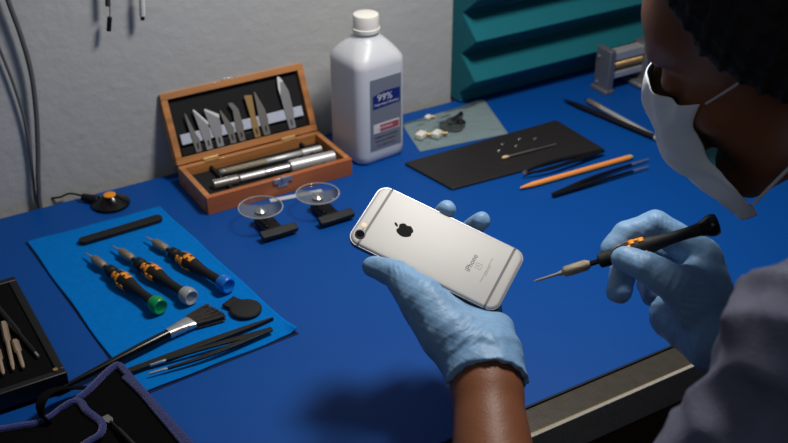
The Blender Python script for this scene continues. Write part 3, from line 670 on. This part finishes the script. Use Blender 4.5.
# ================================================================== VICE
vp=at(607,95); v=empty('mini_vice',vp,'small grey metal vice standing in front of the teal foam','vice')
MB().box((.0045,.0150,.032),(.010,.030,.064)).box((.003,.015,.003),(.016,.034,.006)).build('jaw_plate','vice',v,bevel=.0012)
MB().box((.038,.013,.052),(.060,.016,.013)).box((.037,.013,.024),(.058,.016,.009)).build('guide_bar','alu',v,bevel=.001)
MB().box((.095,.013,.031),(.060,.030,.062)).box((.095,.013,.004),(.09,.05,.008)).build('vice_body','vice',v,bevel=.003)
MB().lathe((.010,.010,.038),(1,.010,.038),[(0.0+k*.0012,.0052+.0007*(k%2)) for k in range(50)],16).build('lead_screw','brass',v)
for z_ in(.012,.050): MB().cyl((-.0005,.024,z_),(-.0020,.024,z_),.0022).build('bolt','steel',v)

# ================================================================== PHONE
pu=Vector((.57662491,-.76419198,-.28898847)).normalized(); pw=Vector((.80913456,.48515865,.3315454)).normalized(); pn=pu.cross(pw).normalized(); pw=pn.cross(pu)
pc=CAM+.92551656*FV+.03637627*RV-.02072109*UV
ph=empty('smartphone',pc,'silver smartphone held back side up in the left blue glove','phone',mtx=Matrix((pu,pw,pn)).transposed())
L,W=.1383,.0671
def rrect(l,w_,r,n=10):
    P=[]
    for q,(sx,sy) in enumerate(((1,1),(-1,1),(-1,-1),(1,-1))):
        for k in range(n+1):
            a=math.pi/2*(q+k/n); P.append(((l/2-r)*sx+r*math.cos(a),(w_/2-r)*sy+r*math.sin(a)))
    return P
th=.0071; lev=[]
for k in range(7): a=math.pi/2*k/6; lev.append((-th+.0030*(1-math.sin(a))*1.0,.0030*(1-math.cos(a))))
mb=MB();vs=[];
seq=[]
for k in range(7): a=math.pi/2*k/6; seq.append((-th+.0028*(1-math.cos(a)),.0028*(1-math.sin(a))))
for k in range(7): a=math.pi/2*k/6; seq.append((-.0028*(1-math.sin(a)),.0028*(1-math.cos(a))))
for z_,ins in seq: vs+=[(x,y,z_) for x,y in rrect(L-2*ins,W-2*ins,.0098-ins*.6)]
n=44
mb.add(vs,[(i*n+k,i*n+(k+1)%n,(i+1)*n+(k+1)%n,(i+1)*n+k) for i in range(len(seq)-1) for k in range(n)]+[tuple(range(n-1,-1,-1)),tuple((len(seq)-1)*n+k for k in range(n))])
mb.build('phone_body','phone',ph,angle=50)
MB().prism(rrect(L-.006,W-.006,.007),-th-.0003,-th+.0003).build('screen','glass_dark',ph)
vs=[]
for z_ in(-.0062,-.0014): vs+=[(x,y,z_) for x,y in rrect(L+.0003,W+.0003,.0099)]
for z_ in(-.0014,-.0062): vs+=[(x,y,z_) for x,y in rrect(L-.001,W-.001,.0093)]
MB().add(vs,[(i*n+k,i*n+(k+1)%n,((i+1)%4)*n+(k+1)%n,((i+1)%4)*n+k) for i in range(4) for k in range(n)]).build('side_shade','phone_side',ph)  # darker ring: shade on the phone's unlit sides put into colour
for s_ in(-1,1):
    x=s_*(L/2-.0105); mb=MB(); 
    mb.box((x,0,.00003),(.0022,W-.0052,.0003))
    for t in(-1,1):
        mb.box((x,t*(W/2-.0014),-.0004),(.0014,.0022,.0010),mtx=Matrix.Rotation(-t*.5,3,'X'))
        mb.box((x,t*(W/2+.00002),-.0035),(.0014,.0002,.0045))
    mb.build('antenna_band','band',ph)
cl=MB().lathe((-L/2+.0078,-W/2+.0105,-.0001),(-L/2+.0078,-W/2+.0105,1),[(0,.0045),(.0009,.0045),(.0011,.0042)],30).build('camera_lens','phone_side',ph)
MB().cyl((-L/2+.0078,-W/2+.0105,.0008),(-L/2+.0078,-W/2+.0105,.0011),.0037,.0035,30).build('lens_glass','glass_dark',cl)
MB().cyl((-L/2+.0062,-W/2+.0205,-.0001),(-L/2+.0062,-W/2+.0205,.0002),.0024,seg=24).build('flash_window','flash',ph)
MB().cyl((-L/2+.0075,-W/2+.0163,-.0001),(-L/2+.0075,-W/2+.0163,.0002),.0006,seg=12).build('microphone_hole','black',ph)
# emblem (text frame: right=+w, up=-u)
E=Matrix(((0,-1,0,0),(1,0,0,0),(0,0,1,0),(0,0,0,1)))
P=[]
bc_,br_=(.60,.02),.235
for k in range(120):
    t=2*math.pi*k/120; dg=math.degrees(t)
    g=lambda c_,w_: math.exp(-(((dg-c_+180)%360-180)/w_)**2)
    r=.455-.085*g(90,16)+.03*g(55,22)+.03*g(125,22)-.045*g(270,13)+.028*g(247,16)+.028*g(293,16)-.0*g(0,30)
    dx,dy=math.cos(t),math.sin(t); bb=dx*bc_[0]+dy*bc_[1]; disc=bb*bb-(bc_[0]**2+bc_[1]**2-br_**2)
    if disc>0 and bb>0: r=min(r,bb-math.sqrt(disc))
    P.append((r*dx*.98,r*dy))
leaf=[(-.01,.46),(.0,.56),(.06,.66),(.15,.72),(.20,.72),(.20,.62),(.14,.52),(.06,.46)]
sc=.0152; mb=MB()
def emb(pts,z=.00008):
    q=[E@V(a_*sc,b_*sc,0) for a_,b_ in pts]; mb.add([(p.x-L/2+.0385,p.y,z) for p in q],[tuple(range(len(q)))])
emb(P);emb(leaf); mb.build('fruit_emblem','ink_black',ph,smooth=False)
TX=lambda x,y: Matrix.Translation((x,y,.00004))@E
text('iPhone',.0068,TX(L/2-.0370,0),'ink_grey','lettering',ph)
text('S',.0034,TX(L/2-.0310,0),'band','lettering',ph)
mb=MB()
for c_,d in(((0,.0026),(.0052,.0002)),((0,-.0026),(.0052,.0002)),((.0026,0),(.0002,.0052)),((-.0026,0),(.0002,.0052))): mb.box((L/2-.0305+c_[0],c_[1],.00006),(d[0],d[1],.0001))
mb.build('model_mark_frame','band',ph)
text('Designed in California  Assembled in China\nModel FCC ID IC',.0015,TX(L/2-.0225,0),'faint_print','lettering',ph)

# ================================================================== PERSON
pr_=empty('person',(.62,.20,T-.30),'person in a blue-grey shirt, white face mask and blue gloves, repairing the phone','person')
bpy.context.view_layer.update()
def rp(o): o.location=Vector(o.location)-pr_.location; return o
hc=cam(793,20.3,.760)
phi=math.radians(27.4); th_=math.radians(28.6); ro_=math.radians(-10.8)
fh=math.cos(th_)*-RV+math.sin(th_)*HV; hf=math.cos(phi)*fh-math.sin(phi)*np.array([0,0,1.]); hu=math.sin(phi)*fh+math.cos(phi)*np.array([0,0,1.]); hl=np.cross(hu,hf)
hl,hu=math.cos(ro_)*hl+math.sin(ro_)*hu,math.cos(ro_)*hu-math.sin(ro_)*hl
HM=np.stack([hf,hl,hu],1)
def hp(x,y,z): return hc+HM@np.array([x,y,z])
Z=lambda x,y,z: np.array([x,y,T+z])
shL,shR=Z(.433,.275,.275),Z(.752,.352,.262); elL,elR=Z(.273,.303,.020),Z(.81,.40,.0)
wrL=cam(487,392,.835); wrR=cam(722,340,.865)
neck=Z(.590,.325,.262)
# left hand (under and around the phone)
def C3(l): return [cam(*p) for p in l]
LH_=dict(
 thumb=(C3([(373,266.5,.903),(396,274,.895),(422,300,.876),(447,333,.862)]),[.0090,.0114,.0187,.0225]),
 index=(C3([(433,300,.925),(420,246,.963),(437,222,.968),(447,209.5,.951)]),[.0118,.0098,.0090,.0082]),
 middle=(C3([(454,312,.925),(450,256,.965),(463,236,.972),(481,221,.951)]),[.0118,.0098,.0090,.0084]),
 ring=(C3([(476,320,.918),(472,275,.958),(480,258,.966),(488,252,.958)]),[.0115,.0095,.0086,.0078]),
 pinky=(C3([(494,330,.905),(489,298,.940),(492,282,.948),(494,274,.948)]),[.0105,.0084,.0076,.0070]))
LP=[((466,350,.856),(436,306,.905),.0245,.0165),((474,352,.857),(454,314,.915),.0225,.0145),((484,352,.858),(476,322,.912),.022,.0145),((495,354,.858),(497,330,.90),.0200,.0145),((458,340,.858),(476,366,.845),.0195,.023),((488,392,.835),(474,352,.856),.0255,.024),((488,392,.835),(492,352,.860),.0255,.022)]
RH_=dict(
 index=(C3([(702,256,.903),(656,226,.905),(626,236,.908),(613,249,.905)]),[.0150,.0128,.0120,.0104]),
 middle=(C3([(708,268,.918),(654,246,.938),(624,264,.928),(619,292,.912)]),[.0132,.0118,.0115,.0102]),
 ring=(C3([(712,282,.930),(668,272,.955),(648,284,.948),(651,296,.935)]),[.0125,.0103,.0094,.0085]),
 pinky=(C3([(714,298,.938),(684,290,.955),(668,298,.950),(668,308,.940)]),[.0112,.0092,.0084,.0076]),
 thumb=(C3([(704,322,.868),(676,285,.858),(646,267,.862),(624,258.5,.872)]),[.0185,.0150,.0122,.0102]))
RP=[((708,318,.888),(702,262,.905),.0250,.0165),((710,310,.890),(706,270,.912),.0245,.0160),((705,320,.900),(706,282,.925),.022,.0145),((700,325,.905),(706,298,.938),.020,.0140),((700,300,.868),(684,284,.866),.0175,.015),((722,342,.866),(704,316,.884),.0265,.0255),((716,340,.872),(674,316,.898),.026,.020),((698,274,.895),(680,286,.872),.013,.013)]
def hand(vx,H,Pm,off,kf=.0015,kp=.006):
    for nm,(P,R) in H.items(): vx.chain(P,[r+off for r in R],kf)
    for a_,b_,ra,rb in Pm: vx.cone(cam(*a_),cam(*b_),ra+off,rb+off,kp)
# ---- skin
B=Vox(Z(.20,.06,-.36),Z(.92,.78,.56),.004)
O=-.0022
hand(B,LH_,LP,O,.002,.006); hand(B,RH_,RP,O,.002,.006)
B.cone(elL,wrL*.45+elL*.55,.041,.037,.01); B.cone(wrL*.45+elL*.55,wrL,.0385,.0255,.01)
B.cone(wrL,cam(484,366,.847),.0255,.024,.006)
B.cone(shL,elL,.040,.034,.004)
B.cone(elR,wrR,.036,.0235,.01); B.cone(shR,elR,.040,.034,.004)
B.cone(shL,shR,.040,.042,.012)
chest=Z(.590,.270,.08); pel=Z(.62,.19,-.27)
ax=(shR-shL)/np.linalg.norm(shR-shL); upv=np.array([0,.25,.97]); fw=np.cross(upv,ax); fw/=np.linalg.norm(fw); upv=np.cross(ax,fw); TM=np.stack([ax,fw,upv],1)
B.ell(chest+[0,.01,.05],(.145,.095,.16),TM,.015); B.ell(pel+[0,0,.10],(.125,.095,.16),TM,.02); B.ell(pel,(.155,.115,.10),TM,.03)
B.cone(neck,hp(-.035,0,-.045),.062,.054,.02)
# head
def he(c_,r_,k=.012,op='u'): B.ell(hp(*c_),r_,HM,k,op)
def hcn(a_,b_,ra,rb,k=.01,op='u'): B.cone(hp(*a_),hp(*b_),ra,rb,k,op)
he((-.012,0,.028),(.100,.075,.090)); he((.030,0,-.035),(.062,.060,.075),.02); he((.066,0,.030),(.028,.055,.032),.015)
he((.083,0,.020),(.014,.048,.009),.008)
for s_ in(1,-1):
    he((.058,s_*.043,-.026),(.024,.019,.020),.014); hcn((-.010,s_*.056,-.055),(.066,s_*.022,-.106),.014,.015,.018)
    he((.096,s_*.032,-.001),(.010,.015,.009),.006,'s'); he((.080,s_*.032,-.004),(.012,.016,.011),.004); he((-.018,s_*.077,-.006),(.019,.007,.031),.004)
    hcn((.104,s_*.010,-.040),(.108,s_*.010,-.040),.0075,.0075,.004)
he((.074,0,-.100),(.020,.022,.017),.014)
hcn((.093,0,.004),(.112,0,-.036),.0075,.0110,.008); he((.094,0,-.068),(.013,.024,.013),.008)
vmesh('body','%s'%'skin',B,None) if False else None
body=rp(vmesh('body',B,'skin',pr_,it=2))
for s_ in(1,-1):
    q=MB(); c_=Vector(hp(.0765,s_*.032,-.006)-np.array(pr_.location)); q.lathe(c_-Vector(hf)*.012,c_+Vector(hf),[(.012-.012*math.cos(math.pi*k/10),.012*math.sin(math.pi*k/10)+1e-5) for k in range(11)],16).build('eye','eye',body).location=pr_.location
# ---- gloves
def creases(pts):
    def f(v,N):
        d=nz(v,150,0,10)*.0004+nz(v,420,10,20)*.00022
        for c_,rad,amp,fr_,dr in pts:
            w_=np.exp(-((v-c_)**2).sum(1)/rad**2); s_=(v-c_)@dr
            d+=amp*w_*(1-np.abs(np.sin(s_*fr_+2.2*nz(v,55,3,9)+.6*nz(v,160,9,15))))*1.0
        return d
    return f
G=Vox(cam(486,340,.87)-np.array([.13,.13,.10]),cam(455,300,.87)+np.array([.12,.15,.12]),.0013)
hand(G,LH_,LP,0.,.0012,.007)
axL=wrL-elL; axL/=np.linalg.norm(axL)
cuffc=cam(487.5,383,.838)
G.cone(cuffc+axL*.018,cuffc-axL*.004,.0272,.0318,.008)
# cut the cuff off square and hollow it
def cut(Gx,c0,axv,ri,depth,lim=.06):
    g=Gx.reg(c0-lim-.05,c0+lim+.05); sl,X,Y,Z_=g
    s_=(X-c0[0])*axv[0]+(Y-c0[1])*axv[1]+(Z_-c0[2])*axv[2]
    wob=.0016*np.sin((X+Y*1.7)*260)+.001*np.sin((X-Z_)*420)
    r2=(X-c0[0])**2+(Y-c0[1])**2+(Z_-c0[2])**2-s_**2
    near=r2<lim**2
    f=Gx.F[sl]; cutd=-(s_+wob); f2=np.where(near&(s_<.03),np.maximum(f,cutd),f)
    hole=np.maximum(np.sqrt(np.maximum(r2,0))-ri,s_-depth); f2=np.where(near,np.maximum(f2,-hole),f2); Gx.F[sl]=f2
cut(G,cuffc,axL,.0272,.006,.052)
gl=rp(vmesh('left_glove',G,'glove',pr_,disp=creases([
 (cam(482,352,.83),.018,.0016,150,RV*.6+UV*.8),(cam(466,338,.84),.018,.0013,380,RV*-.5+UV*.85),(cam(508,350,.85),.016,.0012,200,UV),
 (cam(398,272,.885),.011,.0006,900,RV),(cam(424,292,.875),.014,.0006,700,RV*.8-UV*.6)]),it=1)); tag(gl,'thin light blue rubber glove on the left hand')
G=Vox(cam(665,285,.90)-np.array([.115,.12,.10]),cam(670,280,.90)+np.array([.115,.12,.10]),.0013)
hand(G,RH_,RP,0.,.0012,.006)
axR=wrR-elR; axR/=np.linalg.norm(axR)
G.cone(wrR,wrR-axR*.03,.0265,.029,.006)
gr=rp(vmesh('right_glove',G,'glove',pr_,disp=creases([
 (cam(700,300,.86),.022,.0012,420,UV),(cam(664,224,.885),.013,.0008,620,RV),(cam(690,246,.87),.012,.0006,560,RV*.8+UV*.4),(cam(676,284,.85),.012,.0009,430,RV*.7-UV*.7),
 (cam(650,290,.90),.018,.0010,520,UV),(cam(645,262,.85),.010,.0005,700,RV)]),it=1)); tag(gr,'thin light blue rubber glove on the right hand')
# ---- shirt
G=Vox(Z(.20,.03,-.36),Z(.95,.56,.40),.004)
up=elL*.80+shL*.20
G.chain([shL,shL*.80+elL*.20,shL*.55+elL*.45,elL*.72+shL*.28],[.055,.041,.048,.049],.006); G.cone(elL*.70+shL*.30,elL*.84+shL*.16,.056,.056,.004)
G.cone(shR,elR,.056,.046,.012); G.cone(elR,elR*.35+wrR*.65,.046,.038,.012)
G.cone(shL+[.03,0,0],shR,.056,.058,.03); G.ell(chest+[0,.01,.05],(.172,.118,.18),TM,.03); G.ell(pel+[0,0,.10],(.150,.118,.17),TM,.04); G.ell(pel+[0,0,.0],(.170,.130,.09),TM,.03)
ncd=hp(-.035,0,-.045)-neck; ncd/=np.linalg.norm(ncd)
G.cone(neck-ncd*.01,neck+ncd*.030,.074,.067,.012)
G.cone(neck+ncd*.0,neck+ncd*.06,.058,.056,.004,'s')
adir=(elL-shL)/np.linalg.norm(elL-shL)
def shd(v,N):
    d=nz(v,30,0,8)*.0022+nz(v,90,8,16)*.0010
    s_=(v-shL)@adir; w_=np.exp(-((s_-.12)/.11)**2)*(np.linalg.norm(v-shL,axis=1)<.33)
    d+=w_*.008*(1-np.abs(np.sin(s_*48+1.3*nz(v,16,2,9))))**1.5
    near_=np.linalg.norm(v-(shL+elL)/2,axis=1)<.24; g_=nz(v,14,3,11)
    for s0,am in((.015,.005),(.055,.007),(.095,.009),(.14,.008),(.18,.006)): d+=near_*am*np.exp(-((s_-s0-.016*g_)/.0085)**2)*(.6+.4*np.sin(v@np.array([31.,17.,25.])+s0*90))
    w2=np.exp(-((v-(shL*.75+neck*.25))**2).sum(1)/.09**2); d+=w2*.009*(1-np.abs(np.sin((v@np.array([.7,.5,.6]))*95+1.5*nz(v,25,5,12))))
    return d
s_o=rp(vmesh('shirt',G,'shirt',pr_,disp=shd,it=2)); tag(s_o,'blue-grey cotton shirt with rolled sleeves')
# ---- trousers and shoes
G=Vox(Z(.30,.02,-.75),Z(.95,.72,-.14),.006)
kL,kR,aL,aR=Z(.45,.50,-.26),Z(.74,.54,-.26),Z(.44,.44,-.66),Z(.76,.47,-.66)
G.ell(pel+[0,0,-.01],(.172,.135,.11),TM,.03)
for k_,a_,s_ in((kL,aL,-1),(kR,aR,1)):
    G.cone(pel+[s_*.08,.02,-.02],k_,.088,.064,.02); G.cone(k_,a_,.062,.046,.015)
rp(vmesh('trousers',G,'trousers',pr_,disp=lambda v,N:nz(v,45,0,8)*.003,it=2))
for a_ in(aL,aR):
    G=Vox(a_-[.08,.10,.095],a_+[.08,.20,.05],.004)
    f=a_.copy(); f[2]=T-.75+.040; G.cone(f+[0,-.02,0],f+[0,.06,-.006],.038,.036,.01); G.cone(f+[0,.06,-.006],f+[0,.14,-.014],.038,.026,.01); G.cone(f,a_+[0,0,.02],.038,.036,.01)
    rp(vmesh('shoe',G,'leather',pr_,it=1))
stl=empty('work_stool',(.62,.19,0),'round black stool with metal legs beneath the person','stool')
zt=T+pel[2]-T-.118
MB().lathe((0,0,zt-.05),(0,0,5),[(0,.15),(.01,.17),(.04,.17),(.048,.15)],40).build('seat','black_matte',stl)
for k in range(4):
    a_=math.pi/4+k*math.pi/2; MB().cyl((.11*math.cos(a_),.11*math.sin(a_),zt-.048),(.19*math.cos(a_),.19*math.sin(a_),0),.012).build('leg','steel_dark',stl)
# ---- hair
G=Vox(hc-.17,hc+.17,.003)
G.ell(hp(-.016,0,.034),(.113,.091,.103),HM,.01); G.ell(hp(-.05,0,-.01),(.075,.082,.075),HM,.02)
g=G.reg(hc-.18,hc+.18); sl,X,Y,Z_=g; q=[(X-hc[0])*HM[0,i]+(Y-hc[1])*HM[1,i]+(Z_-hc[2])*HM[2,i] for i in range(3)]
xb=np.interp(q[2],[-.08,-.045,-.031,-.005,.024,.0635,.09,.12],[-.030,-.016,-.002,.014,.036,.050,.064,.070])
nf=.0025*np.sin(q[0]*310+2*np.sin(q[1]*190))*np.sin(q[2]*270+q[1]*200)+.0012*np.sin(q[0]*700+q[2]*500)
f=G.F[sl]+nf; k_=.008
def smax(a,b,k): h=np.clip(.5-.5*(b-a)/k,0,1); return b*(1-h)+a*h+k*h*(1-h)
f=smax(f,(q[0]-xb)*.9+nf,k_); f=smax(f,-(q[2]+.075)+nf+0*q[0],k_)
G.F[sl]=f
rp(vmesh('hair',G,'hair',pr_,it=1))
# ---- face mask
vv=[0,.25,.5,.75,1]
XC=[.106,.121,.1185,.106,.086]; ZC=[-.000,-.033,-.066,-.100,-.128]; XS=[.060,.071,.080,.056,.063]; ZS=[-.012,-.034,-.062,-.087,-.122]; YS=[.062,.057,.054,.060,.050]
vs=[];nu,nv=61,61
for j in range(nv):
    v_=j/(nv-1); ip=lambda A: float(np.interp(v_,vv,A))
    sm=lambda A:(ip(A)+float(np.interp(max(0,v_-.04),vv,A))+float(np.interp(min(1,v_+.04),vv,A)))/3
    for i in range(nu):
        s_=-1+2*i/(nu-1); a_=abs(s_)
        xc,xs=sm(XC),sm(XS); x=xc-(xc-xs)*a_**1.9; y=sm(YS)*math.copysign(a_**.75 if a_>0 else 0,s_) if a_>.0 else 0.
        y=sm(YS)*math.sin(s_*math.pi/2*.98)*(1 if a_<1 else 1)
        z_=sm(ZC)+(sm(ZS)-sm(ZC))*a_**1.5
        fold=.0026*abs(math.sin(v_*math.pi*3+.5*s_))*(1-.5*a_)+.0020*math.sin(9*v_+7*s_)+.0016*math.sin(17*s_-13*v_)-.0012*abs(math.sin(11*s_+6*v_))
        vs.append(Vector(hp(x+fold,y*(1+fold*8),z_)-np.array(pr_.location)))
fs=[(j*nu+i,j*nu+i+1,(j+1)*nu+i+1,(j+1)*nu+i) for j in range(nv-1) for i in range(nu-1)]
mk=MB().add(vs,fs).build('face_mask','mask',pr_); tag(mk,'white pleated surgical mask'); sd=mk.modifiers.new('s','SOLIDIFY'); sd.thickness=.0010; sd.offset=1; mk.data.materials.append(M['mask_inner']); sd.material_offset=1; sd.material_offset_rim=0
for s_ in(1,-1):
    up_=[hp(.054,s_*.065,-.012),hp(.02,s_*.0785,.005),hp(-.018,s_*.088,.026),hp(-.038,s_*.088,.018),hp(-.042,s_*.086,-.012),hp(-.032,s_*.084,-.036),hp(.01,s_*.076,-.066),hp(.056,s_*.060,-.104)]
    MB().tube([Vector(p)-pr_.location for p in smoothpath(up_,6)],.0014,8,.6).build('ear_loop','loop',mk)

# ================================================================== CAMERA AND LIGHT
cd=bpy.data.cameras.new('camera'); co=bpy.data.objects.new('camera',cd); COL.objects.link(co)
cd.sensor_width=36; cd.lens=FOC/788*36; cd.clip_start=.02
co.matrix_world=Matrix.Translation(Vector(CAM))@Matrix((Vector(RV),Vector(UV),Vector(-FV))).transposed().to_4x4()
cd.dof.use_dof=True; cd.dof.focus_distance=.93; cd.dof.aperture_fstop=9
S.camera=co
def area(name,loc_,target,size,power,col,size2=None,spread=None):
    l=bpy.data.lights.new(name,'AREA'); l.energy=power; l.color=col; l.shape='RECTANGLE'; l.size=size; l.size_y=size2 or size
    if spread: l.spread=math.radians(spread)
    o=bpy.data.objects.new(name,l); COL.objects.link(o); o.location=loc_
    o.rotation_euler=(Vector(target)-Vector(loc_)).to_track_quat('-Z','Y').to_euler(); return o
area('bench_lamp',(.655,.775,T+.74),(.56,.78,T),.15,5.3,(1,.965,.92))
area('fill_light',(-.6,-.9,T+1.6),(.5,.8,T),1.2,3.0,(.85,.92,1))  # added fill from the front left, stands for no known lamp
wd=bpy.data.worlds.new('world'); S.world=wd; wd.use_nodes=True; bg=wd.node_tree.nodes['Background']; bg.inputs[0].default_value=(.55,.65,.85,1); bg.inputs[1].default_value=.05
S.view_settings.view_transform='Standard'; S.view_settings.look='None'; S.view_settings.exposure=0; S.view_settings.gamma=1; S.view_settings.use_curve_mapping=False
